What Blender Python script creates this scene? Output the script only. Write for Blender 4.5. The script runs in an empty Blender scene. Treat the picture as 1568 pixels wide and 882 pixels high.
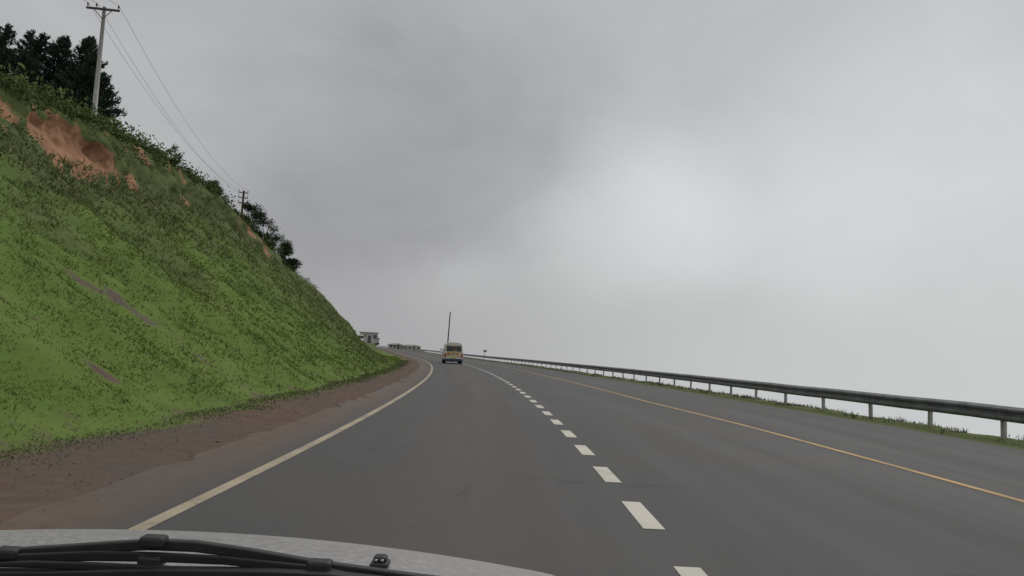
import bpy, math, random
import numpy as np
from mathutils import Vector, Matrix, noise
random.seed(7); rng=np.random.default_rng(7)
scene=bpy.context.scene
col=scene.collection

# ------------------------------------------------------------------ helpers
def link(o,parent=None):
    col.objects.link(o)
    if parent is not None: o.parent=parent
    return o
def mesh_obj(name,verts,faces,mat=None,parent=None,smooth=False):
    me=bpy.data.meshes.new(name); me.from_pydata([tuple(v) for v in verts],[],[tuple(f) for f in faces]); me.update()
    if smooth:
        me.polygons.foreach_set('use_smooth',[True]*len(me.polygons))
    o=bpy.data.objects.new(name,me)
    if mat: me.materials.append(mat)
    return link(o,parent)
def np_mesh(name,V,F,mat,C=None,parent=None,smooth=False):
    me=bpy.data.meshes.new(name); n=len(V); m,k=F.shape
    me.vertices.add(n); me.vertices.foreach_set('co',np.ascontiguousarray(V,dtype=np.float32).ravel())
    me.loops.add(m*k); me.loops.foreach_set('vertex_index',np.ascontiguousarray(F,dtype=np.int32).ravel())
    me.polygons.add(m); me.polygons.foreach_set('loop_start',np.arange(0,m*k,k,dtype=np.int32))
    me.polygons.foreach_set('loop_total',np.full(m,k,dtype=np.int32))
    if smooth: me.polygons.foreach_set('use_smooth',np.ones(m,dtype=bool))
    me.update(calc_edges=True)
    if C is not None:
        a=me.color_attributes.new('Col','FLOAT_COLOR','POINT')
        cc=np.ones((n,4),dtype=np.float32); cc[:,:3]=C; a.data.foreach_set('color',cc.ravel())
    me.materials.append(mat)
    o=bpy.data.objects.new(name,me)
    return link(o,parent)
def empty(name,loc=(0,0,0),rotz=0):
    e=bpy.data.objects.new(name,None); e.location=loc; e.rotation_euler=(0,0,rotz); e.empty_display_size=.3
    return link(e)
def box(name,size,loc,mat,parent=None,bevel=0.0,rot=(0,0,0)):
    x,y,z=[s/2 for s in size]
    v=[(-x,-y,-z),(x,-y,-z),(x,y,-z),(-x,y,-z),(-x,-y,z),(x,-y,z),(x,y,z),(-x,y,z)]
    f=[(0,3,2,1),(4,5,6,7),(0,1,5,4),(1,2,6,5),(2,3,7,6),(3,0,4,7)]
    o=mesh_obj(name,v,f,mat,parent); o.location=loc; o.rotation_euler=rot
    if bevel>0:
        b=o.modifiers.new('b','BEVEL'); b.width=bevel; b.segments=2
    return o
def tube_arrays(pts,radii,seg=8):
    pts=[Vector(p) for p in pts]; V=[];F=[]
    for i,p in enumerate(pts):
        if i==0: t=pts[1]-p
        elif i==len(pts)-1: t=p-pts[i-1]
        else: t=pts[i+1]-pts[i-1]
        t.normalize()
        a=t.cross(Vector((0,0,1)))
        if a.length<1e-3: a=t.cross(Vector((1,0,0)))
        a.normalize(); b=t.cross(a)
        r=radii[i] if hasattr(radii,'__len__') else radii
        for k in range(seg):
            an=2*math.pi*k/seg
            V.append(p+a*(r*math.cos(an))+b*(r*math.sin(an)))
    for i in range(len(pts)-1):
        for k in range(seg):
            F.append((i*seg+k,i*seg+(k+1)%seg,(i+1)*seg+(k+1)%seg,(i+1)*seg+k))
    F.append(tuple(range(seg))); F.append(tuple((len(pts)-1)*seg+k for k in reversed(range(seg))))
    return V,F
def tube(name,pts,radii,mat,parent=None,seg=8):
    V,F=tube_arrays(pts,radii,seg); return mesh_obj(name,V,F,mat,parent,True)

# ------------------------------------------------------------------ materials
def newmat(name):
    m=bpy.data.materials.new(name); m.use_nodes=True
    nt=m.node_tree; b=nt.nodes['Principled BSDF']; return m,nt,b
def N(nt,t,**k):
    n=nt.nodes.new(t)
    for a,v in k.items(): setattr(n,a,v)
    return n
def noise_node(nt,scale,detail=4,rough=.6,vec=None,dist=0):
    n=N(nt,'ShaderNodeTexNoise'); n.inputs['Scale'].default_value=scale; n.inputs['Detail'].default_value=detail
    n.inputs['Roughness'].default_value=rough; n.inputs['Distortion'].default_value=dist
    if vec is not None: nt.links.new(vec,n.inputs['Vector'])
    return n.outputs['Fac']
def ramp(nt,fac,stops):
    r=N(nt,'ShaderNodeValToRGB'); e=r.color_ramp.elements
    while len(e)<len(stops): e.new(.5)
    for i,(p,c) in enumerate(stops):
        e[i].position=p; e[i].color=(*c,1) if len(c)==3 else c
    nt.links.new(fac,r.inputs['Fac']); return r.outputs['Color']
def mix(nt,fac,a,b,blend='MIX'):
    m=N(nt,'ShaderNodeMix',data_type='RGBA',blend_type=blend)
    for s,v in ((m.inputs[0],fac),(m.inputs[6],a),(m.inputs[7],b)):
        if isinstance(v,(int,float)): s.default_value=v
        elif isinstance(v,tuple): s.default_value=(*v,1)
        else: nt.links.new(v,s)
    return m.outputs[2]
def math_n(nt,op,a,b=None,clamp=False):
    m=N(nt,'ShaderNodeMath',operation=op); m.use_clamp=clamp
    for s,v in ((m.inputs[0],a),(m.inputs[1],b)):
        if v is None: continue
        if isinstance(v,(int,float)): s.default_value=v
        else: nt.links.new(v,s)
    return m.outputs[0]
def maprange(nt,v,a,b,c=0,d=1,smooth=True):
    m=N(nt,'ShaderNodeMapRange'); m.interpolation_type='SMOOTHSTEP' if smooth else 'LINEAR'
    nt.links.new(v,m.inputs[0]); m.inputs[1].default_value=a; m.inputs[2].default_value=b; m.inputs[3].default_value=c; m.inputs[4].default_value=d
    return m.outputs[0]
def bump(nt,b,h,strength,dist=.02):
    n=N(nt,'ShaderNodeBump'); n.inputs['Strength'].default_value=strength; n.inputs['Distance'].default_value=dist
    nt.links.new(h,n.inputs['Height']); nt.links.new(n.outputs[0],b.inputs['Normal'])
def simple(name,c,rough=.6,metal=0,var=.15,scale=8,spec=None):
    m,nt,b=newmat(name)
    tc=N(nt,'ShaderNodeTexCoord').outputs['Object']
    n=noise_node(nt,scale,5,.6,tc)
    lo=tuple(x*(1-var) for x in c); hi=tuple(min(1,x*(1+var)) for x in c)
    nt.links.new(ramp(nt,n,[(.3,lo),(.7,hi)]),b.inputs['Base Color'])
    b.inputs['Roughness'].default_value=rough; b.inputs['Metallic'].default_value=metal
    if spec is not None: b.inputs['Specular IOR Level'].default_value=spec
    return m

# ------------------------------------------------------------------ road path
PT=[(-300,2.0),(-60,1.0),(-20,.2),(0,0),(10,.08),(20,.43),(33,1.2),(50,2.7),(86,7.3),(140,17.3),(190,27.0),(246,39.0),(330,60),(400,82),(500,122),(700,210),(3200,1400)]
py_=np.array([p[0] for p in PT],float); pg_=np.array([p[1] for p in PT],float)
sl=np.gradient(pg_,py_)
def g(Y):
    Y=np.clip(np.asarray(Y,float),py_[0],py_[-1]-1e-6)
    i=np.clip(np.searchsorted(py_,Y,side='right')-1,0,len(py_)-2)
    h=py_[i+1]-py_[i]; t=(Y-py_[i])/h
    return ((2*t**3-3*t**2+1)*pg_[i]+(t**3-2*t**2+t)*h*sl[i]+(-2*t**3+3*t**2)*pg_[i+1]+(t**3-t**2)*h*sl[i+1])
def XL(Y): return -2.42-g(Y)
def ZR(Y): return np.interp(Y,[-300,110,160,250,500,3200],[0,0,.15,.6,2,2])
def railoff(Y): return np.interp(Y,[-50,17,24,40,60,90,600],[13.2,12.7,12.3,12.0,11.5,11.3,11.3])
def rightoff(Y): return np.interp(Y,[-50,8,16,23,34,47,600],[8.0,7.92,7.75,7.35,7.2,7.0,7.0])
# ------------------------------------------------------------------ hill tables  (Y, X, Z)
CR=[(-300,-19,9),(-20,-18.5,9.5),(25,-18.1,9.75),(31,-18.4,10.3),(36,-19.3,10.8),(42,-20.1,11.4),(52,-21,11.4),(62,-21.4,9.9),(68,-21.5,8.8),(78,-21,7.2),(90,-20.1,4.3),(98,-20.3,1.5),(106,-21.5,.6),(130,-27,.9),(175,-34.5,2.0),(205,-39.5,2.4),(250,-50,2.2),(500,-135,2),(3200,-1420,2)]
CB=[(-300,-16,6),(-20,-15.8,6.4),(22,-15.7,6.6),(27,-16.6,7.2),(34,-18.0,8.0),(50,-20.2,9.4),(60,-20.5,8.5),(68,-20.2,7.3),(78,-19.6,5.8),(90,-19,3.2),(98,-19.3,.9),(106,-19.7,.3),(130,-23.5,.4),(175,-32,1.7),(205,-37,2.2),(250,-46,1.8),(500,-130,1.5),(3200,-1410,1.5)]
CR=np.array(CR,float); CB=np.array(CB,float)
ys=np.concatenate([np.arange(-40,4,1.5),np.arange(4,60,.3),np.arange(60,125,.7),np.arange(125,520,5),[560,640,800,1200,2000,3100]])
def nz(x,y,z,s,o=4):
    return noise.fractal(Vector((x*s,y*s,z*s)),1.0,2.0,o)
rows=[];mask=[]
ncb=46;ncl=16
plat=[.4,.9,1.5,2.3,3.3,4.6,6.5,9,13,20,35,80,300,2500]
flat=[-2.8+.35*i for i in range(9)]+[1,2,3,4,5,6,7,8,9,10,11]
for Y in ys:
    xl=float(XL(Y)); zr=float(ZR(Y)); toe=xl-2.8+.35*nz(0,Y,0,.25,3)
    crx=float(np.interp(Y,CR[:,0],CR[:,1])); crz=float(np.interp(Y,CR[:,0],CR[:,2]))
    cbx=float(np.interp(Y,CB[:,0],CB[:,1])); cbz=float(np.interp(Y,CB[:,0],CB[:,2]))
    hillf=min(1,crz/9.)
    pw_=float(np.interp(Y,[40,60,76,100],[1.13,1.3,2.3,2.6]))
    row=[];mk=[]
    ps=.22*max(0,(crz-3)/9)
    for p in reversed(plat):
        z=crz+ps*min(p,14)+.25*nz(crx-p,Y,3,.25)*hillf
        row.append((crx-p,Y,z)); mk.append((0,.7,0))
    for i in range(ncl,-1,-1):
        t=i/ncl
        zt=t**.8
        xx=cbx+(crx-cbx)*(t**1.25)
        zz=cbz+(crz-cbz)*zt
        bulge=nz(xx*.6,Y,zz,.55,5)*math.sin(math.pi*min(1,t*1.0+.02))
        cl=0
        for (yc,tc_,ry,rt,k) in ((28.3,.42,2.1,.44,1.35),(26.2,.36,1.8,.34,1.1),(30.4,.34,1.4,.30,1.15),(32.2,.18,.7,.22,1.1),(34.4,.15,.7,.20,1.0),(24.0,.62,1.6,.26,1.0),(22.6,.5,.8,.3,.8)):
            d=((Y-yc)/ry)**2+((t-tc_)/rt)**2
            cl=max(cl,(1.25-d)*k)
        cl=max(0,min(1,cl+1.2*nz(xx*.3,Y*1.7,zz*.25,.9,4)-.10))
        groove=nz(0,Y,9,1.3,3)
        xx+=(.65*bulge-(.50+.5*groove)*cl*math.sin(math.pi*t))*hillf; zz+=.24*nz(xx,Y,5,.8,4)*hillf*(1 if i<ncl else .6)
        row.append((xx,Y,zz)); mk.append((.1,1-.3*t,cl))
    for i in range(ncb-1,-1,-1):
        t=i/ncb
        xx=toe+(cbx-toe)*t; zz=cbz*(t**pw_)
        a=min(1,t*4)*hillf
        dz=(.42*nz(xx*.6,Y*1.3,0,.22,3)+.17*nz(xx*.6,Y*1.3,4,.8,4)+.06*nz(xx,Y,9,2.4,3))*a
        ter=.10*math.sin((zz*3.1+1.2*nz(xx,Y,2,.25,2)*3))*a*max(0,min(1,(zz-1.5)/2))
        dz+=ter
        n1=nz(xx*.55,Y*1.4,31,.45,5)
        dirt=0
        def blob(cx,cy,rx,ry,k=1.0):
            d=((xx-cx)/rx)**2+((Y-cy)/ry)**2
            return max(0,1.15-d)*k
        e=.35*nz(xx,Y,1,1.1,4)
        for bb in ((-9.9,16.7,.75,.5),(-9.1,17.4,.7,.5),(-8.4,17.7,.85,.65),(-7.6,17.9,.6,.45),(-8.7,12.6,1.0,.8),(-10.2,13.2,.8,.4),(-6.6,12.2,.4,.5),(-11.5,20,.5,.6),(-12.6,19,.7,.35)):
            dirt=max(dirt,blob(*bb)*.8+e*1.6-.22)
        dirt=max(dirt,min(.5,(n1-.30)*1.3))
        if Y>60: dirt*=.5
        if t<.10: dirt=max(dirt,.42*(1-t/.10)+.9*e)
        rough=max(0,min(1,(t-.58)*2.2+.9*nz(xx,Y,21,.3,3)))
        rough=max(rough,max(0,min(1,(Y-34)/16))*.65)
        if zz<.55: rough*=zz/.55
        row.append((xx,Y,zz+dz+zr*(1-t))); mk.append((max(0,min(1,dirt)),rough,0))
    for d in flat[1:]:
        e=nz(xl+d,Y,1,.5,4)
        dirt=1 if d>-1.9 else max(0,min(1,.60+(d+2.6)*.7+e*.9))
        row.append((xl+d,Y,zr+(.015*nz(xl+d,Y,1,.8,2) if d<-.6 else 0))); mk.append((dirt,0,0))
    ro=float(railoff(Y))
    for dd,zz in ((ro-.75,0),(ro-.35,.02),(ro,.05),(ro+.4,.03),(ro+.9,-.15),(ro+1.8,-.8),(ro+4,-2.6),(ro+8,-5.8),(ro+16,-12),(ro+40,-28),(ro+200,-32),(ro+3000,-32)):
        row.append((xl+dd,Y,zr+zz+.05*nz(xl+dd,Y,3,.7,3)*(zz!=0))); mk.append((.45 if dd<ro+.6 else .2,.5,0))
    rows.append(row); mask.append(mk)
ny=len(rows); nx=len(rows[0])
TV=np.array(rows).reshape(-1,3); TM=np.array(mask).reshape(-1,3)
ii,jj=np.meshgrid(np.arange(ny-1),np.arange(nx-1),indexing='ij')
TF=np.stack([ii*nx+jj,ii*nx+jj+1,(ii+1)*nx+jj+1,(ii+1)*nx+jj],-1).reshape(-1,4)

def dirt_color(nt,geo,n1,n2,n3):
    dr=ramp(nt,n2,[(.25,(.098,.068,.053)),(.55,(.148,.103,.079)),(.8,(.195,.145,.115))])
    dr=mix(nt,math_n(nt,'MULTIPLY',maprange(nt,n3,.58,.75),.3),dr,(.25,.20,.165))
    return mix(nt,math_n(nt,'MULTIPLY',maprange(nt,n1,.42,.62),.6),dr,(.115,.098,.088))
mt,nt,b=newmat('hillside_ground')
geo=N(nt,'ShaderNodeNewGeometry').outputs['Position']
at=N(nt,'ShaderNodeVertexColor',layer_name='Col'); sp=N(nt,'ShaderNodeSeparateColor'); nt.links.new(at.outputs['Color'],sp.inputs[0])
n1=noise_node(nt,.35,5,.6,geo); n2=noise_node(nt,3.5,6,.7,geo); n3=noise_node(nt,22,4,.7,geo)
gr=ramp(nt,n1,[(.3,(.088,.136,.036)),(.5,(.124,.186,.042)),(.7,(.172,.220,.062))])
gr=mix(nt,math_n(nt,'MULTIPLY',maprange(nt,n2,.46,.72),.35),gr,(.105,.120,.046))
rg=ramp(nt,n2,[(.3,(.070,.093,.039)),(.6,(.115,.140,.057)),(.8,(.170,.165,.092))])
gr=mix(nt,sp.outputs[1],gr,rg)
dr=dirt_color(nt,geo,n1,n2,n3)
df=maprange(nt,math_n(nt,'ADD',sp.outputs[0],math_n(nt,'MULTIPLY',math_n(nt,'SUBTRACT',n2,.5),1.2)),.30,.80)
c=mix(nt,df,gr,dr)
cl=ramp(nt,noise_node(nt,1.3,6,.7,geo),[(.3,(.13,.067,.042)),(.5,(.33,.18,.105)),(.75,(.45,.28,.18))])
cf=maprange(nt,math_n(nt,'ADD',sp.outputs[2],math_n(nt,'MULTIPLY',math_n(nt,'SUBTRACT',n2,.5),.7)),.25,.5)
c=mix(nt,cf,c,cl)
nt.links.new(c,b.inputs['Base Color']); b.inputs['Roughness'].default_value=.95; b.inputs['Specular IOR Level'].default_value=.1
bump(nt,b,math_n(nt,'ADD',n2,math_n(nt,'MULTIPLY',n3,.25)),.6,.07)
ground=np_mesh('ground',TV,TF,mt,TM,smooth=True)

# ------------------------------------------------------------------ strips on the road
def strip(name,fa,fb,step,dz,mat,parent=None,nc=1,jit=None):
    Y=np.array(step); V=[];F=[];UV=[]
    for Yi in Y:
        x=float(XL(Yi)); z=float(ZR(Yi))+dz
        a=fa(Yi) if callable(fa) else fa; bb=fb(Yi) if callable(fb) else fb
        if jit: a+=jit*noise.noise(Vector((0,Yi*1.3,3)))+jit*.5*noise.noise(Vector((0,Yi*5,9)))
        for k in range(nc+1):
            V.append((x+a+(bb-a)*k/nc,Yi,z)); UV.append((a+(bb-a)*k/nc,Yi))
    for i in range(len(Y)-1):
        for k in range(nc):
            q=i*(nc+1)+k; F.append((q,q+1,q+nc+2,q+nc+1))
    me=bpy.data.meshes.new(name); me.from_pydata(V,[],F); me.update()
    uv=me.uv_layers.new(name='UVMap')
    for l in me.loops: uv.data[l.index].uv=UV[l.vertex_index]
    me.materials.append(mat); o=bpy.data.objects.new(name,me); return link(o,parent)
ma,nt,b=newmat('asphalt')
uv=N(nt,'ShaderNodeUVMap').outputs[0]; geo=N(nt,'ShaderNodeNewGeometry').outputs['Position']
mp=N(nt,'ShaderNodeMapping'); mp.inputs['Scale'].default_value=(1,.05,1); nt.links.new(uv,mp.inputs[0])
sx=N(nt,'ShaderNodeSeparateXYZ'); nt.links.new(uv,sx.inputs[0])
streak=noise_node(nt,1.3,4,.6,mp.outputs[0]); big=noise_node(nt,.22,4,.6,uv); fine=noise_node(nt,90,2,.8,uv); mid=noise_node(nt,5,5,.7,uv)
base=ramp(nt,streak,[(.28,(.066,.065,.067)),(.5,(.076,.074,.074)),(.72,(.086,.083,.082))])
base=mix(nt,math_n(nt,'MULTIPLY',maprange(nt,big,.4,.7),.4),base,(.096,.083,.073))
d1=maprange(nt,math_n(nt,'ABSOLUTE',math_n(nt,'SUBTRACT',sx.outputs[0],2.1)),1.3,0,0,.42)
base=mix(nt,d1,base,(.108,.086,.074))
base=mix(nt,math_n(nt,'MULTIPLY',maprange(nt,fine,.5,.75),.4),base,(.15,.145,.14))
base=mix(nt,math_n(nt,'MULTIPLY',maprange(nt,mid,.52,.8),.3),base,(.052,.051,.051))
dn1=noise_node(nt,.35,5,.6,geo); dn2=noise_node(nt,3.5,6,.7,geo); dn3=noise_node(nt,22,4,.7,geo)
dcol=dirt_color(nt,geo,dn1,dn2,dn3)
d2=maprange(nt,math_n(nt,'ADD',sx.outputs[0],math_n(nt,'MULTIPLY',math_n(nt,'SUBTRACT',dn2,.5),.9)),.15,-.75,0,1)
base=mix(nt,d2,base,dcol)
vor=N(nt,'ShaderNodeTexVoronoi',feature='DISTANCE_TO_EDGE'); vor.inputs['Scale'].default_value=.33
wv=N(nt,'ShaderNodeVectorMath',operation='ADD'); nt.links.new(uv,wv.inputs[0])
nn=N(nt,'ShaderNodeTexNoise'); nn.inputs['Scale'].default_value=1.5; nn.inputs['Detail'].default_value=5; nt.links.new(uv,nn.inputs['Vector']); nt.links.new(nn.outputs['Color'],wv.inputs[1])
nt.links.new(wv.outputs[0],vor.inputs['Vector'])
crk=math_n(nt,'MULTIPLY',maprange(nt,vor.outputs['Distance'],.012,.002),maprange(nt,noise_node(nt,.15,2,.5,uv),.50,.58))
base=mix(nt,math_n(nt,'MULTIPLY',crk,.4),base,(.035,.035,.035))
nt.links.new(base,b.inputs['Base Color']); b.inputs['Specular IOR Level'].default_value=.3
nt.links.new(maprange(nt,streak,.3,.7,.68,.82),b.inputs['Roughness'])
bump(nt,b,fine,.4,.006)
yst=np.concatenate([np.arange(-40,60,.5),np.arange(60,130,1),np.arange(130,521,3)])
strip('road',-.95,lambda Y: railoff(Y)-.85,yst,.006,ma,nc=10,jit=.25)

def paint(name,c,wear):
    m,nt,b=newmat(name); geo=N(nt,'ShaderNodeNewGeometry').outputs['Position']
    n=noise_node(nt,14,6,.75,geo); n2=noise_node(nt,1.2,3,.6,geo)
    f=maprange(nt,math_n(nt,'ADD',n,math_n(nt,'MULTIPLY',n2,.4)),wear,wear+.15)
    dirty=mix(nt,maprange(nt,n2,.35,.7),c,tuple(x*.72 for x in c))
    nt.links.new(mix(nt,f,dirty,(.12,.105,.095)),b.inputs['Base Color']); b.inputs['Roughness'].default_value=.7
    return m
pw=paint('white_paint',(.62,.58,.50),.82); pl=paint('edge_paint',(.44,.36,.26),.76); po=paint('orange_paint',(.52,.32,.11),.80)
marks=empty('road_markings')
strip('edge_line',-.055,.065,yst,.010,pl,marks,1)
strip('edge_line_far_side',lambda Y:rightoff(Y)-.055,lambda Y:rightoff(Y)+.055,yst,.010,po,marks,1)
V=[];F=[]
def dash(y0,y1,w=.085):
    k=4
    for i in range(k+1):
        Y=y0+(y1-y0)*i/k; x=float(XL(Y))+3.62; z=float(ZR(Y))+.010
        V.append((x-w,Y,z)); V.append((x+w,Y,z))
    q=len(V)-2*(k+1)
    for i in range(k): F.append((q+2*i,q+2*i+1,q+2*i+3,q+2*i+2))
y=3.75-2.06*12
while y<300:
    dash(y,y+1.05 if y<70 else y+1.2); y+=2.06
mesh_obj('centre_dashes',V,F,pw,marks)

# ------------------------------------------------------------------ guard rail
steel=simple('galvanised_steel',(.20,.205,.21),.5,.45,.3,3)
postm=simple('post_steel',(.36,.36,.35),.6,.2,.25,5)
gr_e=empty('guardrail')
pr=[(.0,-.155),(.02,-.15),(.075,-.10),(.075,-.06),(.01,-.015),(.01,.015),(.075,.06),(.075,.10),(.02,.15),(0,.155)]
V=[];F=[];Ys=np.concatenate([np.arange(-14,120,1.2),np.arange(120,520,3)])
for Yi in Ys:
    x=float(XL(Yi))+float(railoff(Yi)); z=float(ZR(Yi))+.56+.014*noise.noise(Vector((0,Yi*.4,1)))
    for dx,dz in pr: V.append((x-.06-dx,Yi,z+dz))
n=len(pr)
for i in range(len(Ys)-1):
    for k in range(n-1): F.append((i*n+k,i*n+k+1,(i+1)*n+k+1,(i+1)*n+k))
mesh_obj('w_beam',V,F,steel,gr_e)
V=[];F=[];y=15.1-2.38*12
def addbox(V,F,cx,cy,cz,sx,sy,sz,lean=0):
    q=len(V)
    for z in (-1,1):
        for (a,b_) in ((-1,-1),(1,-1),(1,1),(-1,1)): V.append((cx+a*sx/2+lean*z,cy+b_*sy/2,cz+z*sz/2))
    F.extend([(q,q+3,q+2,q+1),(q+4,q+5,q+6,q+7),(q,q+1,q+5,q+4),(q+1,q+2,q+6,q+5),(q+2,q+3,q+7,q+6),(q+3,q,q+4,q+7)])
while y<420:
    x=float(XL(y))+float(railoff(y)); z=float(ZR(y))
    addbox(V,F,x,y,z+.31,.06,.11,.72,random.uniform(-.012,.012))
    addbox(V,F,x-.045,y,z+.56,.04,.09,.26)
    y+=2.38
mesh_obj('posts',V,F,postm,gr_e)
V=[];F=[];y=15.1-2.38*4
while y<70:
    x=float(XL(y))+float(railoff(y)); z=float(ZR(y))
    addbox(V,F,x-.078,y,z+.56,.02,.035,.035)
    for dz in (-.08,.08): addbox(V,F,x-.142,y+.12,z+.56+dz,.012,.03,.03)
    y+=2.38
mesh_obj('bolts',V,F,postm,gr_e)

# ------------------------------------------------------------------ foliage materials
def leafmat(name):
    m,nt,b=newmat(name)
    at=N(nt,'ShaderNodeVertexColor',layer_name='Col').outputs['Color']
    df=N(nt,'ShaderNodeBsdfDiffuse'); nt.links.new(at,df.inputs['Color'])
    nt.links.new(df.outputs[0],nt.nodes['Material Output'].inputs[0]); nt.nodes.remove(b); return m
lm=leafmat('grass_blades'); lf=leafmat('leaves')
j0=len(plat)
q=TV[TF]; e1=q[:,1]-q[:,0]; e2=q[:,3]-q[:,0]; area=np.linalg.norm(np.cross(e1,e2),axis=1)
cen=q.mean(1); fm=TM[TF].mean(1); fcol=np.tile(np.arange(nx-1),ny-1)
dist=np.linalg.norm(cen-np.array([0,0,1.3]),axis=1)
def sample(w,n):
    p=w/w.sum(); idx=rng.choice(len(w),n,p=p); a=rng.random(n);b=rng.random(n)
    P=q[idx,0]*((1-a)*(1-b))[:,None]+q[idx,1]*(a*(1-b))[:,None]+q[idx,2]*(a*b)[:,None]+q[idx,3]*((1-a)*b)[:,None]
    return P,idx
def pnoise(P,s,o=3,off=0):
    return np.array([noise.fractal(Vector((float(a)*s+off,float(b)*s,float(c)*s)),1,2,o) for a,b,c in P])
def blades(name,P,h,w,C,mat,lean=.5):
    n=len(P); ang=rng.random(n)*math.pi; dx=np.cos(ang)*w; dy=np.sin(ang)*w
    V=np.zeros((n,3,3)); V[:,0]=P; V[:,1]=P; V[:,2]=P
    V[:,0,0]-=dx;V[:,0,1]-=dy;V[:,1,0]+=dx;V[:,1,1]+=dy; V[:,0:2,2]-=.01
    V[:,2,2]+=h; V[:,2,0]+=rng.normal(0,1,n)*h*lean; V[:,2,1]+=rng.normal(0,1,n)*h*lean
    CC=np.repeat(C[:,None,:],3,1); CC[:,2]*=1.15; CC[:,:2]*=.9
    F=np.arange(3*n).reshape(-1,3)
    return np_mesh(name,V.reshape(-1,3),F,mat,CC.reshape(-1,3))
onhill=(fcol>=j0+ncl-2)&(fcol<j0+ncl+ncb+1)&(cen[:,1]>5)&(cen[:,1]<112)&(dist<115)
w=area*onhill*np.clip(1-fm[:,0]*1.6,0,1)/(np.clip(dist,9,200)**1.35)
P,idx=sample(w,110000)
cn=pnoise(P,.4,3); cn2=pnoise(P,1.5,3,40)
dd=dist[idx]; rg=fm[idx,1]
keep=(cn2+.9*rng.random(len(P)))>.15
P=P[keep];cn=cn[keep];cn2=cn2[keep];dd=dd[keep];rg=rg[keep]
lush=np.clip(.5+cn*1.1,0,1)[:,None]
C=(np.array([[.115,.170,.044]])*(1-lush)+np.array([[.205,.260,.072]])*lush)
C=C*(1-rg[:,None]*.65)+np.array([[.135,.158,.072]])*(rg[:,None]*.65)
dry=rng.random(len(P))<(.07+.14*rg)
C[dry]=np.array([.22,.195,.11])
C*=rng.uniform(.85,1.18,(len(P),1))
h=(.020+.024*rng.random(len(P))+.045*np.clip(cn2,0,1)+.06*rg*rng.random(len(P)))*np.clip(dd/14,1,2.2)
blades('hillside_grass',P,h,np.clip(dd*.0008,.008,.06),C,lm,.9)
def leafcloud(P,size,C,up=0.0):
    n=len(P); a=rng.normal(0,1,(n,3)); a/=np.linalg.norm(a,axis=1)[:,None]
    b_=rng.normal(0,1,(n,3)); b_=b_-(a*b_).sum(1)[:,None]*a; b_/=np.linalg.norm(b_,axis=1)[:,None]
    s=size[:,None]
    V=np.stack([P-a*s,P+b_*s*.45,P+a*s,P-b_*s*.45],1)
    F=np.arange(4*n).reshape(-1,4)
    return V.reshape(-1,3),F,np.repeat(C,4,0)
cliffband=(fcol>=j0-5)&(fcol<j0+ncl+10)&(cen[:,1]>15)&(cen[:,1]<100)
crestw=np.where((fcol>=j0-4)&(fcol<j0+4),3.0,1.0)*np.where(fcol>=j0+ncl,.22,1)
w=area*cliffband*crestw*np.clip(1-fm[:,2]*3,0,1)/(np.clip(dist,15,200)**1.0)
Pc,ic=sample(w,2700)
crest=(fcol[ic]<j0+4)
k=28
n=len(Pc); hs=np.where(crest,rng.uniform(.15,.60,n),rng.uniform(.10,.30,n))*np.clip(2.2-cen[ic,1]/60,.75,1.6)
hs*=np.where(cen[ic,1]>80,.4,1)
off=rng.normal(0,1,(n,k,3))*np.array([.45,.45,.36])*hs[:,None,None]; off[:,:,2]=np.abs(off[:,:,2])*1.1
P2=(Pc[:,None,:]+off).reshape(-1,3)
base=rng.uniform(0,1,n); bc=np.array([[.075,.105,.044]])*(1-base[:,None])+np.array([[.145,.180,.070]])*base[:,None]
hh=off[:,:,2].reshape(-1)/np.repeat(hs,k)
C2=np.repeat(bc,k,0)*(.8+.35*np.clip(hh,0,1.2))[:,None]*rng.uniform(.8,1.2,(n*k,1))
V_,F_,C_=leafcloud(P2,np.repeat(np.clip(hs*.15,.032,.10),k)*rng.uniform(.6,1.3,n*k),C2)
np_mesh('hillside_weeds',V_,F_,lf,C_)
w=area*((fcol>=j0+ncl+14)&(fcol<j0+ncl+ncb)&(cen[:,1]>5)&(cen[:,1]<60))*np.clip(1-fm[:,0]*2,0,1)/(np.clip(dist,9,200)**1.2)
Pc,ic=sample(w,2600); kk=pnoise(Pc,.5,3,70)>.08; Pc=Pc[kk]; dd=dist[ic][kk]; n=len(Pc); k=12
hs=rng.uniform(.035,.10,n)*np.clip(dd/14,1,1.8)
off=rng.normal(0,1,(n,k,3))*np.array([.8,.8,.28])*hs[:,None,None]; off[:,:,2]=np.abs(off[:,:,2])
base=rng.uniform(0,1,n); bc=np.array([[.115,.170,.046]])*(1-base[:,None])+np.array([[.175,.235,.062]])*base[:,None]
V_,F_,C_=leafcloud((Pc[:,None,:]+off).reshape(-1,3),np.repeat(hs*.22,k)*rng.uniform(.6,1.3,n*k),np.repeat(bc,k,0)*rng.uniform(.85,1.2,(n*k,1)))
np_mesh('slope_weeds',V_,F_,lf,C_)
n=24000; Yv=5+rng.random(n)**1.6*150; dv=rng.normal(.0,.25,n)+.2
keep=np.array([noise.noise(Vector((float(d)*1.2,float(Y)*.8,2)))+.75*noise.noise(Vector((0,float(Y)*2.2,5)))>.05 for d,Y in zip(dv,Yv)])
Yv=Yv[keep];dv=dv[keep]
Pv=np.stack([XL(Yv)+railoff(Yv)+dv,Yv,ZR(Yv)+.01+0*Yv],1)
hv=rng.uniform(.04,.14,len(Pv))*(.45+.9*np.abs(pnoise(Pv,.7,2)))*1.4
cv=np.array([[.13,.138,.088]])*rng.uniform(.6,1.4,(len(Pv),1)); dm=rng.random(len(Pv))<.35; cv[dm]=np.array([.23,.21,.16])
blades('verge_grass',Pv,hv,np.clip(Yv*.0008,.008,.05),cv,lm,.5)
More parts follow.
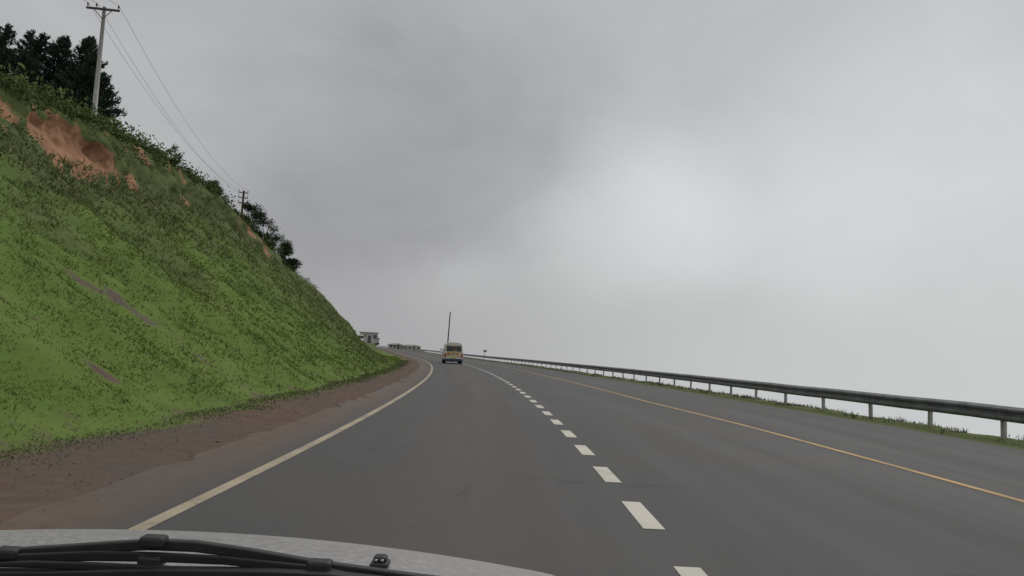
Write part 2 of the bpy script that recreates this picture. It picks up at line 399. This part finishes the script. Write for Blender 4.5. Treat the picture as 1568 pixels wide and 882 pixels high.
n=16000; Yv=5+rng.random(n)**1.5*75; wob=np.array([noise.fractal(Vector((0,float(Y)*.45,1)),1,2,3) for Y in Yv]); dv=-2.75+rng.normal(0,.32,n)+.45*wob
Pv=np.stack([XL(Yv)+dv,Yv,ZR(Yv)+.01],1)
cv=np.array([[.120,.155,.057]])*rng.uniform(.75,1.25,(n,1)); dm=rng.random(n)<.3; cv[dm]=np.array([.19,.165,.115])
blades('toe_grass',Pv,rng.uniform(.012,.040,n),np.clip(Yv*.0008,.007,.05),cv,lm,1.0)
n=900; Yv=4.5+rng.random(n)**1.6*50; dv=rng.uniform(-3.0,-.6,n); s=rng.uniform(.005,.016,n)*np.where(rng.random(n)<.03,2.2,1)
Pv=np.stack([XL(Yv)+dv,Yv,ZR(Yv)+s*.4],1)
oct_=np.array([[1,0,0],[0,1,0],[-1,0,0],[0,-1,0],[0,0,.7],[0,0,-.7]]); of=np.array([[0,1,4],[1,2,4],[2,3,4],[3,0,4],[1,0,5],[2,1,5],[3,2,5],[0,3,5]])
V_=(Pv[:,None,:]+oct_[None]*s[:,None,None]*rng.uniform(.6,1.3,(n,6,1))).reshape(-1,3); F_=(of[None]+(np.arange(n)*6)[:,None,None]).reshape(-1,3)
np_mesh('gravel',V_,F_,leafmat('stone'),np.repeat(np.array([[.20,.16,.135]])*rng.uniform(.6,1.3,(n,1)),6,0))

# ------------------------------------------------------------------ trees
bark=simple('bark',(.075,.06,.045),.9,0,.4,9)
def hz(X,Y):
    row=np.argmin(np.abs(ys-Y)); r=np.array(rows[row]); return float(np.interp(X,r[:,0],r[:,2]))
def conifer(X,Y,H,R,seed,name='cypress_tree'):
    rr=random.Random(seed); z0=hz(X,Y)-.2; e=empty(name,(X,Y,z0))
    lean=(rr.uniform(-.05,.05),rr.uniform(-.05,.05))
    tube('trunk',[(lean[0]*H*t,lean[1]*H*t,H*t) for t in (0,.3,.6,.85,.98)],[.16,.13,.09,.045,.012],bark,e,7)
    pts=[];cs=[];sz=[];dirs=[]
    BV=[];BF=[]
    nb=int(H*16)
    for i in range(nb):
        t=.04+.94*(i+rr.random())/nb
        L=R*(1-t)**.56*rr.choice((.6,.8,.95,1.0,1.2))*rr.uniform(.8,1.1)+.1
        an=rr.uniform(0,2*math.pi); up=rr.uniform(.05,.65)+.6*t
        p0=Vector((lean[0]*H*t,lean[1]*H*t,H*t)); d=Vector((math.cos(an),math.sin(an),up)).normalized()
        side=d.cross(Vector((0,0,1))).normalized()
        if i%3==0:
            V,F=tube_arrays([p0,p0+d*L*.5,p0+d*L*.9+Vector((0,0,-.05*L))],[.03,.018,.006],4); qn=len(BV); BV+=V; BF+=[tuple(a+qn for a in f) for f in F]
        m=int(24+44*L); tone=rr.uniform(.75,1.25)
        for k in range(m):
            u=rr.random()**.7
            s=(1-u*.7)*.32*L+.05
            p=p0+d*(L*u)+side*rr.gauss(0,s*.5)+Vector((0,0,rr.gauss(0,s*.38)-.10*L*u*u))
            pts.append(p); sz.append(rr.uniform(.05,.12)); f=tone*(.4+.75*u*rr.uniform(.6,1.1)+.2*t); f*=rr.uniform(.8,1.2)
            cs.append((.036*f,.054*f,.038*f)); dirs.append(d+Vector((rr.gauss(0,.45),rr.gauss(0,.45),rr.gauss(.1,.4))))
    mesh_obj('limbs',BV,BF,bark,e)
    P=np.array([tuple(p) for p in pts]); n=len(P); a=np.array([tuple(x.normalized()) for x in dirs]); s=np.array(sz)[:,None]
    b_=rng.normal(0,1,(n,3)); b_-= (a*b_).sum(1)[:,None]*a; b_/=np.linalg.norm(b_,axis=1)[:,None]
    V=np.stack([P-a*s,P+b_*s*.32,P+a*s*1.6,P-b_*s*.32],1).reshape(-1,3)
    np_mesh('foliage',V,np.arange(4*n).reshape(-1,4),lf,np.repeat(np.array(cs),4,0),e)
for k,(X,Y,H,R) in enumerate([(-35.4,47.5,7.2,2.5),(-33.6,46.5,7.0,2.4),(-32.6,47.8,7.5,2.3),(-31.5,46.4,6.9,2.3),(-30.9,47.6,7.6,2.2),(-30.0,46.2,6.8,2.2),(-29.2,47.6,8.0,2.2),(-28.3,46.6,7.4,2.2),(-27.2,45.8,6.6,2.1),(-33.3,43.4,4.6,2.2),(-30.4,43.8,4.8,2.2),(-31.8,44.4,5.0,2.2),(-27.8,44.6,5.0,2.0),(-26.2,45.4,5.0,1.8)]):
    conifer(X,Y,H,R,100+k)
def bush(name,X,Y,H,W,seed,cols=((.038,.055,.028),(.085,.115,.048)),nclump=13,per=260,z=None,leaf=.08,trunk=True):
    rr=random.Random(seed); z0=(hz(X,Y) if z is None else z)-.1; e=empty(name,(X,Y,z0))
    cl=[]
    for i in range(nclump):
        t=rr.uniform(.12,.95); rad=W*.5*math.sin(math.pi*min(.97,t*.8+.12))
        an=rr.uniform(0,6.28); rr_=rad*rr.uniform(.2,1)
        cl.append((Vector((math.cos(an)*rr_,math.sin(an)*rr_,H*t*.93)),W*rr.uniform(.13,.24),rr.random()))
    BV=[];BF=[]
    for c,r,_ in cl:
        V,F=tube_arrays([Vector((0,0,0)),Vector((c.x*.25,c.y*.25,c.z*.5)),c],[.06*H/3,.04*H/3,.012],5); qn=len(BV); BV+=V; BF+=[tuple(a+qn for a in f) for f in F]
    mesh_obj('trunk_and_limbs',BV,BF,bark,e)
    P=[];C=[]
    for c,r,sh in cl:
        for k in range(per):
            d=Vector((rr.gauss(0,1),rr.gauss(0,1),rr.gauss(0,.8))); d=d.normalized()*(rr.random()**.45)*r*rr.uniform(.7,1.25)
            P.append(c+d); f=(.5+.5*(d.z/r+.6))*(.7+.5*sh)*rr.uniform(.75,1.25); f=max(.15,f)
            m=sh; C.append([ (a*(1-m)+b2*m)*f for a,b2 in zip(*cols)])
    P=np.array([tuple(p) for p in P]); C=np.array(C)
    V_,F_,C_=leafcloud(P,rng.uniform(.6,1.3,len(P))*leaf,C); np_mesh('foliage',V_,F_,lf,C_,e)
bush('shrub',-20.2,42.6,1.25,1.3,1,per=120,leaf=.06,nclump=9)
bush('shrub',-21.2,51,.9,1.5,2,per=120,leaf=.07,nclump=9)
bush('small_tree',-22.6,62.5,3.2,2.6,3,nclump=18)
bush('small_tree',-22.3,66,3.4,2.5,4,nclump=18)
bush('small_tree',-21.8,69.5,2.6,2.4,5,nclump=15)
bush('shrub',-21.6,72.5,1.8,2.2,6,nclump=10)
bush('shrub',-21.8,58,1.2,2.0,8,nclump=9)

# ------------------------------------------------------------------ utility poles
conc=simple('concrete_pole',(.36,.35,.34),.85,0,.15,4); dark=simple('dark_metal',(.06,.06,.06),.6,.3,.2,9); wood=simple('weathered_wood',(.10,.085,.07),.9,0,.3,6)
ceram=simple('insulator_ceramic',(.14,.09,.07),.3,0,.1,9)
def pole(name,X,Y,z0,ztop,mat,arms,r0=.16,r1=.09,ang=0,top=(0,0)):
    e=empty(name,(X,Y,z0)); H=ztop-z0
    tube('shaft',[(0,0,0),(top[0]*.5,top[1]*.5,H*.5),(top[0],top[1],H)],[r0,(r0+r1)/2,r1],mat,e,12)
    for i,(dz,L) in enumerate(arms):
        z=H-dz; 
        a=box('crossarm_%d'%(i+1),(L,.10,.11),(top[0],top[1]-.12,z),dark,e,.01,(0,0,ang))
        for s in (-.46,-.2,.46) if L>1.2 else (-.45,.45):
            x=math.cos(ang)*L*s+top[0]; yy=math.sin(ang)*L*s
            V,F=tube_arrays([(x,yy-.12,z+.05),(x,yy-.12,z+.13),(x,yy-.12,z+.16),(x,yy-.12,z+.22),(x,yy-.12,z+.30)],[.02,.02,.055,.055,.03],8)
            mesh_obj('insulator',V,F,ceram,e,True)
    return e
p1=(-23.56,40,19.55); hp1=hz(p1[0],p1[1])-.3
e1=pole('utility_pole',p1[0],p1[1],hp1,p1[2],conc,[(.18,1.75)],.15,.085,.15)
for s in (-1,1):
    tube('brace',[(s*.5,-.12+s*.07,p1[2]-hp1-.18),(0,-.1,p1[2]-hp1-.75)],.022,dark,e1,5)
p2=(-32,85,18.7); hp2=hz(p2[0],p2[1])-.3
pole('utility_pole',p2[0],p2[1],hp2,p2[2],wood,[(.25,1.1),(.85,1.1),(1.45,1.1)],.17,.11,.5,(.25,0))
p3=(-16.4,196,11.4)
pole('utility_pole',p3[0],p3[1],-1.5,p3[2],wood,[],.20,.14,0,(.35,0))
we=empty('power_lines')
for i,(a,b_) in enumerate([((-.80,-.24,.12),(-.1,-.3,0)),((-.33,-.17,.12),(.2,0,-.6)),((.80,0,.12),(.65,.1,-.0))]):
    A=Vector(p1)+Vector(a); B=Vector(p2)+Vector(b_); pts=[]
    for k in range(25):
        t=k/24; p=A.lerp(B,t); p.z-=1.5*4*t*(1-t); pts.append(p)
    tube('wire_%d'%(i+1),pts,.009,dark,we,5)
    A=Vector(p1)+Vector(a); B=A+Vector((-6,-45,-1)); 
    tube('wire_back_%d'%(i+1),[A,A.lerp(B,.25)-Vector((0,0,1)),A.lerp(B,.5)-Vector((0,0,1.3)),A.lerp(B,.75)-Vector((0,0,1)),B],.009,dark,we,5)

# ------------------------------------------------------------------ minibus
cream=simple('cream_body_paint',(.62,.59,.52),.35,0,.08,3); yellow=simple('yellow_stripe',(.62,.42,.12),.4,0,.1,5); orange=simple('orange_decal',(.50,.16,.05),.4,0,.1,5)
glass=simple('dark_glass',(.025,.028,.03),.12,0,.1,3); tyre=simple('tyre_rubber',(.025,.025,.025),.85,0,.2,9); redl=simple('tail_lamp_red',(.35,.02,.015),.25,0,.1,5); navy=simple('bumper_blue',(.045,.06,.10),.5,0,.2,5)
wht=simple('white_body_paint',(.70,.70,.68),.35,0,.05,3); plate=simple('plate_yellow',(.62,.50,.08),.5,0,.1,5); hubm=simple('hub_steel',(.3,.3,.3),.4,.6)
def wheel(par,x,y,r=.31,w=.2):
    V=[];F=[];n=20
    prof=[(-w/2,r*.55),(-w/2,r*.9),(-w/2+.03,r),(w/2-.03,r),(w/2,r*.9),(w/2,r*.55)]
    for i in range(n):
        a=2*math.pi*i/n
        for px,pr_ in prof: V.append((x+px,y+pr_*math.cos(a),r+pr_*math.sin(a)))
    k=len(prof)
    for i in range(n):
        for j in range(k-1): F.append((i*k+j,((i+1)%n)*k+j,((i+1)%n)*k+j+1,i*k+j+1))
    mesh_obj('tyre',V,F,tyre,par,True)
    V=[];F=[]
    for s in (-1,1):
        q=len(V); V.append((x+s*(w/2-.03),y,r))
        for i in range(n): a=2*math.pi*i/n; V.append((x+s*(w/2-.015),y+r*.56*math.cos(a),r+r*.56*math.sin(a)))
        for i in range(n): F.append((q,q+1+i,q+1+(i+1)%n))
    mesh_obj('hub',V,F,hubm,par)
def loft(name,half,stations,mat,par):
    ring=[( x,z) for x,z in half]+[(-x,z) for x,z in reversed(half)]
    V=[];F=[];k=len(ring)
    for (y,sx,ztop,yl) in stations:
        for x,z in ring:
            zz=min(z,ztop) if z>1.0 else z
            V.append((x*sx,y+yl*max(0,(z-1.05)),zz))
    for i in range(len(stations)-1):
        for j in range(k): F.append((i*k+j,i*k+(j+1)%k,(i+1)*k+(j+1)%k,(i+1)*k+j))
    F.append(tuple(range(k))); F.append(tuple((len(stations)-1)*k+j for j in reversed(range(k))))
    o=mesh_obj(name,V,F,mat,par,False); b=o.modifiers.new('b','BEVEL'); b.width=.035; b.segments=2; b.limit_method='ANGLE'; b.angle_limit=.6; return o
HALF=[(.80,.30),(.90,.42),(.93,.75),(.93,1.05),(.90,1.2),(.80,1.85),(.73,1.98),(.55,2.06),(.25,2.09)]
def minibus(name,X,Y,z,rot,paint_,mat_st=True):
    e=empty(name,(X,Y,z),rot)
    loft('body',HALF,[(-2.25,.97,9,.10),(-2.19,1,9,.10),(1.5,1,9,-.0),(1.9,1,9,-.45),(2.25,.96,9,-.85)],paint_,e)
    def rp(nm,w_,h_,x,z_,m,dy=.012,t=.02,bev=.01):
        y=-2.25+.10*max(0,z_-1.05)-dy
        return box(nm,(w_,t,h_),(x,y,z_),m,e,bev,(-.0997 if z_>1.1 else 0,0,0))
    rp('rear_window',1.38,.46,0,1.50,glass,.012)
    rp('window_seal',1.46,.54,0,1.50,dark,.004,.012)
    if mat_st:
        rp('tailgate_upper_band',1.50,.09,0,1.13,yellow,.012)
        rp('stripe_low',1.78,.09,0,.80,yellow,.008)
        rp('decal_left',.30,.15,-.45,.97,orange,.014); rp('decal_right',.26,.15,.34,.97,orange,.014)
        rp('decal_mid',.18,.10,-.05,.97,navy,.014)
        rp('window_sticker',.8,.05,0,1.68,orange,.028); rp('window_sticker_low',.4,.05,.1,1.33,yellow,.028)
    for s in (-1,1):
        rp('tail_lamp',.13,.36,s*.80,.80,redl,.02); rp('reverse_lamp',.13,.09,s*.80,.57,wht,.02)
        box('mirror',(.12,.08,.22),(s*1.06,1.55,1.35),dark,e,.02); box('mirror_arm',(.12,.03,.03),(s*.97,1.55,1.30),dark,e)
        box('side_window',(.03,2.9,.50),(s*.862,-.35,1.50),glass,e,.01,(0,-s*.155,0))
        box('side_stripe',(.02,3.9,.13),(s*.935,-.1,.88),yellow if mat_st else dark,e)
        wheel(e,s*.80,-1.45); wheel(e,s*.80,1.40)
    rp('number_plate',.44,.12,0,.60,plate,.02)
    box('rear_bumper',(1.82,.16,.22),(0,-2.28,.40),navy if mat_st else dark,e,.03)
    box('front_bumper',(1.80,.16,.26),(0,2.27,.42),dark,e,.03)
    box('windscreen',(1.5,.02,.62),(0,2.0,1.5),glass,e,.01,(.70,0,0))
    box('underside',(1.5,4.2,.14),(0,0,.30),dark,e)
    return e
minibus('minibus',-5.72,75,0,math.atan(.145),cream)
minibus('parked_van',-37.5,184,2.05,.5,wht,False)

# ------------------------------------------------------------------ buildings
plaster=simple('pale_plaster',(.50,.50,.49),.9,0,.12,1.5); tin=simple('tin_roof',(.50,.50,.50),.6,.1,.15,2); darkin=simple('dark_opening',(.10,.10,.105),.6,0,.1,3); rust=simple('rusty_tin',(.28,.25,.22),.8,.1,.3,2)
def house(name,X,Y,z,L,W,H,rh,rot,rm,nwin=3):
    e=empty(name,(X,Y,z),rot)
    box('walls',(L,W,H),(0,0,H/2),plaster,e)
    o=.45;l=L/2+o;w_=W/2+o
    V=[(-l,-w_,H),(l,-w_,H),(l,w_,H),(-l,w_,H),(-l+w_*.8,0,H+rh),(l-w_*.8,0,H+rh)]
    V+= [(x,y,zz-.1) for x,y,zz in V[:4]]
    mesh_obj('roof',V,[(0,1,5,4),(1,2,5),(2,3,4,5),(3,0,4),(6,7,1,0),(7,8,2,1),(8,9,3,2),(9,6,0,3),(9,8,7,6)],rm,e)
    for k in range(nwin):
        x=-L/2+L*(k+.5)/nwin
        if k==nwin//2: box('door',(.9,.06,2.0),(x,-W/2-.02,1.0),darkin,e)
        else:
            box('window',(min(1.1,L/nwin*.6),.06,.95),(x,-W/2-.02,H*.58),darkin,e); box('window_sill',(min(1.3,L/nwin*.7),.14,.07),(x,-W/2-.05,H*.58-.52),plaster,e)
    return e
house('roadside_house',-38.9,205,2.35,4.6,4.5,2.9,1.1,.25,tin)
for (X,Y,L,zz) in ((-46.5,305,6,.9),(-39.5,300,7,.6)):
    house('market_stall',X,Y,zz,L,4,1.7,.6,.25,rust,4)
tw=empty('terrace_wall',(-42.5,303,0)); box('wall',(17,9,3.2),(0,0,-.95),plaster,tw,.1); box('coping',(17.3,.4,.15),(0,-4.5,.73),plaster,tw,.02)
bush('roadside_tree',-43.0,240,3.0,2.6,21,z=1.9,nclump=10,per=120,leaf=.2)
bush('roadside_shrub',-45.5,225,1.3,2.6,22,nclump=8,per=120,leaf=.2)

e=empty('road_sign',(-4.6,140,0),0)
tube('post',[(0,0,-.3),(0,0,1.7)],.05,postm,e); box('board',(.7,.04,.4),(.1,-.04,1.5),rust,e,.01,(0,.15,0))

# ------------------------------------------------------------------ own car (bonnet, wipers)
mc,nt,b=newmat('silver_car_paint'); tc=N(nt,'ShaderNodeTexCoord').outputs['Object']
n=noise_node(nt,70,4,.75,tc); n2=noise_node(nt,9,5,.7,tc)
cc=ramp(nt,n,[(.35,(.25,.24,.235)),(.55,(.32,.31,.305)),(.72,(.46,.45,.44))]); cc=mix(nt,math_n(nt,'MULTIPLY',maprange(nt,n2,.45,.7),.5),cc,(.25,.22,.20))
nt.links.new(cc,b.inputs['Base Color']); b.inputs['Metallic'].default_value=.25; nt.links.new(maprange(nt,n,.3,.7,.38,.65),b.inputs['Roughness']); bump(nt,b,n,.2,.002)
blk=simple('black_plastic',(.020,.020,.022),.55,0,.3,30); rub=simple('wiper_rubber',(.014,.014,.015),.7,0,.2,30); chrome=simple('bright_metal',(.5,.5,.5),.25,.8,.1,10)
car=empty('car')
V=[];F=[];xs=np.linspace(-1.47,.22,50)
prof=[(.98+.02*i) for i in range(45)]
def hoodz(x,y):
    zc=.87-.096*(x+.65)**2
    ed=max(0,abs(x+.62)-.72); zc-=1.9*ed*ed
    if y<=1.7: u=y-1.0; z=zc+.042+.0686-(.06*u+.14*u*u)
    else: u=y-1.7; z=zc-.256*u-.75*u*u
    return z
for y in prof:
    for x in xs: V.append((x,y,hoodz(x,min(y,2.2))))
nxh=len(xs)
for i in range(len(prof)-1):
    for k in range(nxh-1): F.append((i*nxh+k,i*nxh+k+1,(i+1)*nxh+k+1,(i+1)*nxh+k))
mesh_obj('bonnet',V,F,mc,car,True)
box('front_panel',(1.66,.12,.42),(-.62,1.86,.42),mc,car,.04); box('grille',(.9,.04,.14),(-.62,1.935,.46),blk,car,.01)
for s in (-1,1):
    box('fender',(.05,1.1,.52),(-.62+s*.82,1.35,.42),mc,car,.02)
    wheel(car,-.62+s*.70,1.35,.31)
box('cowl_panel',(1.62,.22,.05),(-.63,.86,.945),blk,car,.01)
def bar(nm,pts,w,h,m):
    V=[];F=[]
    for i,p in enumerate(pts):
        ww=w[i] if hasattr(w,'__len__') else w; hh=h[i] if hasattr(h,'__len__') else h
        x,y,z=p
        V+= [(x,y-ww,z-hh),(x,y+ww,z-hh),(x,y+ww,z+hh),(x,y-ww,z+hh)]
    for i in range(len(pts)-1):
        for k in range(4): F.append((i*4+k,i*4+(k+1)%4,i*4+4+(k+1)%4,i*4+4+k))
    F+= [(3,2,1,0),tuple((len(pts)-1)*4+k for k in range(4))]
    o=mesh_obj(nm,V,F,m,we2); bb=o.modifiers.new('b','BEVEL'); bb.width=.002; bb.segments=2; return o
we2=empty('windscreen_wiper'); 
def R(a,b_,Y=.95): return (a*Y,Y,1.3+b_*Y)
bar('arm',[R(-.70,-.292),R(-.655,-.291),R(-.571,-.2835),R(-.46,-.272),R(-.40,-.2715),R(-.33,-.2775),R(-.235,-.289),R(-.105,-.302),R(-.03,-.308)],.006,[.004,.004,.0055,.0065,.0065,.006,.006,.0075,.008],blk)
bar('blade',[R(-.70,-.300,.94),R(-.655,-.2985,.94),R(-.612,-.2965,.94),R(-.53,-.290,.94),R(-.449,-.288,.94),R(-.36,-.288,.94),R(-.235,-.295,.94),R(-.20,-.2985,.94)],.004,[.003,.0045,.0055,.006,.0055,.005,.005,.003],rub)
bar('blade_spine',[R(-.66,-.307,.93),R(-.612,-.3045,.93),R(-.53,-.3035,.93),R(-.449,-.3035,.93),R(-.36,-.3035,.93),R(-.235,-.303,.93)],.004,[.003,.004,.0045,.0045,.004,.003],rub)
for a,b_ in ((-.645,-.292),(-.455,-.268),(-.235,-.289),(-.455,-.292)):
    x,y,z=R(a,b_,.943); box('joint',(.03,.022,.014),(x,y,z),blk,we2,.004)
bar('lower_trim',[R(-.72,-.326,.93),R(-.6,-.321,.93),R(-.45,-.311,.93),R(-.3,-.306,.93),R(-.22,-.306,.93),R(-.1,-.314,.93)],.01,.009,blk)
nz_=empty('washer_nozzle'); x,y=-.156*1.28,1.28; z=hoodz(x,y)
box('nozzle_base',(.030,.036,.010),(x,y,z+.004),blk,nz_,.003); box('nozzle_cap',(.022,.024,.010),(x,y+.002,z+.013),blk,nz_,.004)
for s in (-1,1): box('jet',(.005,.004,.004),(x+s*.005,y-.012,z+.013),chrome,nz_,.001)

# ------------------------------------------------------------------ shared horizon haze brightness (by compass bearing)
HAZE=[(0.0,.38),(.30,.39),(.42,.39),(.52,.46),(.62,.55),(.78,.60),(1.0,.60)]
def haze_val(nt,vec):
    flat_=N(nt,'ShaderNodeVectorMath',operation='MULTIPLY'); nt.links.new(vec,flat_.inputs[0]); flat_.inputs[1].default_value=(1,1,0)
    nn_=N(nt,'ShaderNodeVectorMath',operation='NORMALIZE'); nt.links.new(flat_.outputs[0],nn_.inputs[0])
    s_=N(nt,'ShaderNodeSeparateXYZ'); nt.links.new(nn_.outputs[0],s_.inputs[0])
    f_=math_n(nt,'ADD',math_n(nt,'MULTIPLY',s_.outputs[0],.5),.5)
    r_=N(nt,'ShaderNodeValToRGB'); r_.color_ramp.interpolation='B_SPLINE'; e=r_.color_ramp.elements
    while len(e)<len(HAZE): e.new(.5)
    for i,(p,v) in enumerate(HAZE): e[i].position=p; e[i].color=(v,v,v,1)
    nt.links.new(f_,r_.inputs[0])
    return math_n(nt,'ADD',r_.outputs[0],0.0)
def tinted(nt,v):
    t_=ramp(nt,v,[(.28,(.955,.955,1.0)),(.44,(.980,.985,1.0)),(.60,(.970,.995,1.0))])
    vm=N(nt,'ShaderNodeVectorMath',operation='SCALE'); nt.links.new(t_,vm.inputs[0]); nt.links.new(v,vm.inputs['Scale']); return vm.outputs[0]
mm,nt,b=newmat('emissive_valley_mist'); geo=N(nt,'ShaderNodeNewGeometry').outputs['Position']  # mist sheet glows by emission, its brightness painted to match the sky at the horizon
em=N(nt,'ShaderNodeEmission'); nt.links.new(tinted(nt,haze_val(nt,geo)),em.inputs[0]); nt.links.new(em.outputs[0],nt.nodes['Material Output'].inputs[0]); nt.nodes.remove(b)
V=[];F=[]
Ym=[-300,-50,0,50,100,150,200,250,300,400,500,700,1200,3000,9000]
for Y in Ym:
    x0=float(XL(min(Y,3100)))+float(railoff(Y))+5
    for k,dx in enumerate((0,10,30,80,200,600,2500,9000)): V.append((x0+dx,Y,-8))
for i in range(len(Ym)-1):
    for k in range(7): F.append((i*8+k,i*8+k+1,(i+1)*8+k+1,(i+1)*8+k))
mesh_obj('emissive_valley_mist',V,F,mm,None,True)

# ------------------------------------------------------------------ world
w=bpy.data.worlds.new('World'); scene.world=w; w.use_nodes=True; nt=w.node_tree
bg=nt.nodes['Background']
tc=N(nt,'ShaderNodeTexCoord').outputs['Generated']
nrm=N(nt,'ShaderNodeVectorMath',operation='NORMALIZE'); nt.links.new(tc,nrm.inputs[0]); D=nrm.outputs[0]
mp=N(nt,'ShaderNodeMapping'); mp.inputs['Scale'].default_value=(1,1,1.7); mp.inputs['Rotation'].default_value=(0,math.radians(28),0); nt.links.new(D,mp.inputs[0])
wn=N(nt,'ShaderNodeTexNoise'); wn.inputs['Scale'].default_value=3.2; wn.inputs['Detail'].default_value=6; nt.links.new(D,wn.inputs['Vector'])
wsub=N(nt,'ShaderNodeVectorMath',operation='SUBTRACT'); nt.links.new(wn.outputs['Color'],wsub.inputs[0]); wsub.inputs[1].default_value=(.5,.5,.5)
wsc=N(nt,'ShaderNodeVectorMath',operation='SCALE'); nt.links.new(wsub.outputs[0],wsc.inputs[0]); wsc.inputs['Scale'].default_value=.22
wad=N(nt,'ShaderNodeVectorMath',operation='ADD'); nt.links.new(D,wad.inputs[0]); nt.links.new(wsc.outputs[0],wad.inputs[1]); WD=wad.outputs[0]
val=None
def blobn(a,b_,rad,amp):
    global val
    v=Vector((a,1,b_)).normalized()
    dn=N(nt,'ShaderNodeVectorMath',operation='DISTANCE'); nt.links.new(WD,dn.inputs[0]); dn.inputs[1].default_value=v
    o=maprange(nt,dn.outputs['Value'],rad,0,0,amp)
    val=o if val is None else math_n(nt,'ADD',val,o)
blobn(-.26,.19,.28,-.11); blobn(-.06,.30,.34,-.11); blobn(.15,.19,.22,.15); blobn(-.09,.12,.12,.08); blobn(.40,.18,.40,.08); blobn(.75,.30,.5,.12)
blobn(-.55,.30,.40,-.01); blobn(-.35,.08,.2,-.03); blobn(.25,.42,.25,-.02)
cn=noise_node(nt,3.2,7,.58,mp.outputs[0],.4)
cn2=noise_node(nt,1.1,3,.5,mp.outputs[0])
v=math_n(nt,'ADD',math_n(nt,'ADD',val,.485),math_n(nt,'MULTIPLY',math_n(nt,'SUBTRACT',cn,.5),.20))
v=math_n(nt,'ADD',v,math_n(nt,'MULTIPLY',math_n(nt,'SUBTRACT',cn2,.5),.08))
sz=N(nt,'ShaderNodeSeparateXYZ'); nt.links.new(D,sz.inputs[0])
v=math_n(nt,'ADD',v,maprange(nt,sz.outputs[2],.5,1,0,.2))
low=maprange(nt,sz.outputs[2],.13,.0)
mx=N(nt,'ShaderNodeMix',data_type='FLOAT'); nt.links.new(low,mx.inputs[0]); nt.links.new(v,mx.inputs[2]); nt.links.new(haze_val(nt,D),mx.inputs[3]); v=mx.outputs[0]
cloud=tinted(nt,v)
sky=N(nt,'ShaderNodeTexSky',sky_type='NISHITA'); sky.sun_disc=False; sky.sun_elevation=math.radians(48); sky.sun_rotation=math.radians(35)
sks=N(nt,'ShaderNodeVectorMath',operation='SCALE'); nt.links.new(sky.outputs[0],sks.inputs[0]); sks.inputs['Scale'].default_value=.08
fac=maprange(nt,sz.outputs[2],.0,.3,0,.05)
c=mix(nt,fac,cloud,sks.outputs[0])
nt.links.new(c,bg.inputs['Color']); bg.inputs['Strength'].default_value=1.0
s=bpy.data.lights.new('sun','SUN'); s.energy=1.0; s.angle=math.radians(30); s.color=(1,.97,.92)
so=bpy.data.objects.new('sun',s); link(so); az=math.radians(35); el=math.radians(48)
dv=Vector((math.sin(az)*math.cos(el),math.cos(az)*math.cos(el),math.sin(el))); so.rotation_euler=dv.to_track_quat('Z','Y').to_euler(); so.location=(0,0,40)

# ------------------------------------------------------------------ camera
cd=bpy.data.cameras.new('camera'); cd.lens=25.99; cd.sensor_width=36; cd.clip_start=.05; cd.clip_end=20000
co=bpy.data.objects.new('camera',cd); link(co)
r=math.radians(2.7); th=math.atan(100/1132)
U0=Vector((0,-math.sin(th),math.cos(th))); Fw=Vector((0,math.cos(th),math.sin(th))); X0=Vector((1,0,0))
Rr=X0*math.cos(r)+U0*math.sin(r)
Uu=-X0*math.sin(r)+U0*math.cos(r)
M=Matrix((Rr,Uu,-Fw)).transposed().to_4x4(); M.translation=Vector((0,0,1.3)); co.matrix_world=M
scene.camera=co
scene.view_settings.view_transform='Standard'; scene.view_settings.look='None'; scene.view_settings.exposure=0
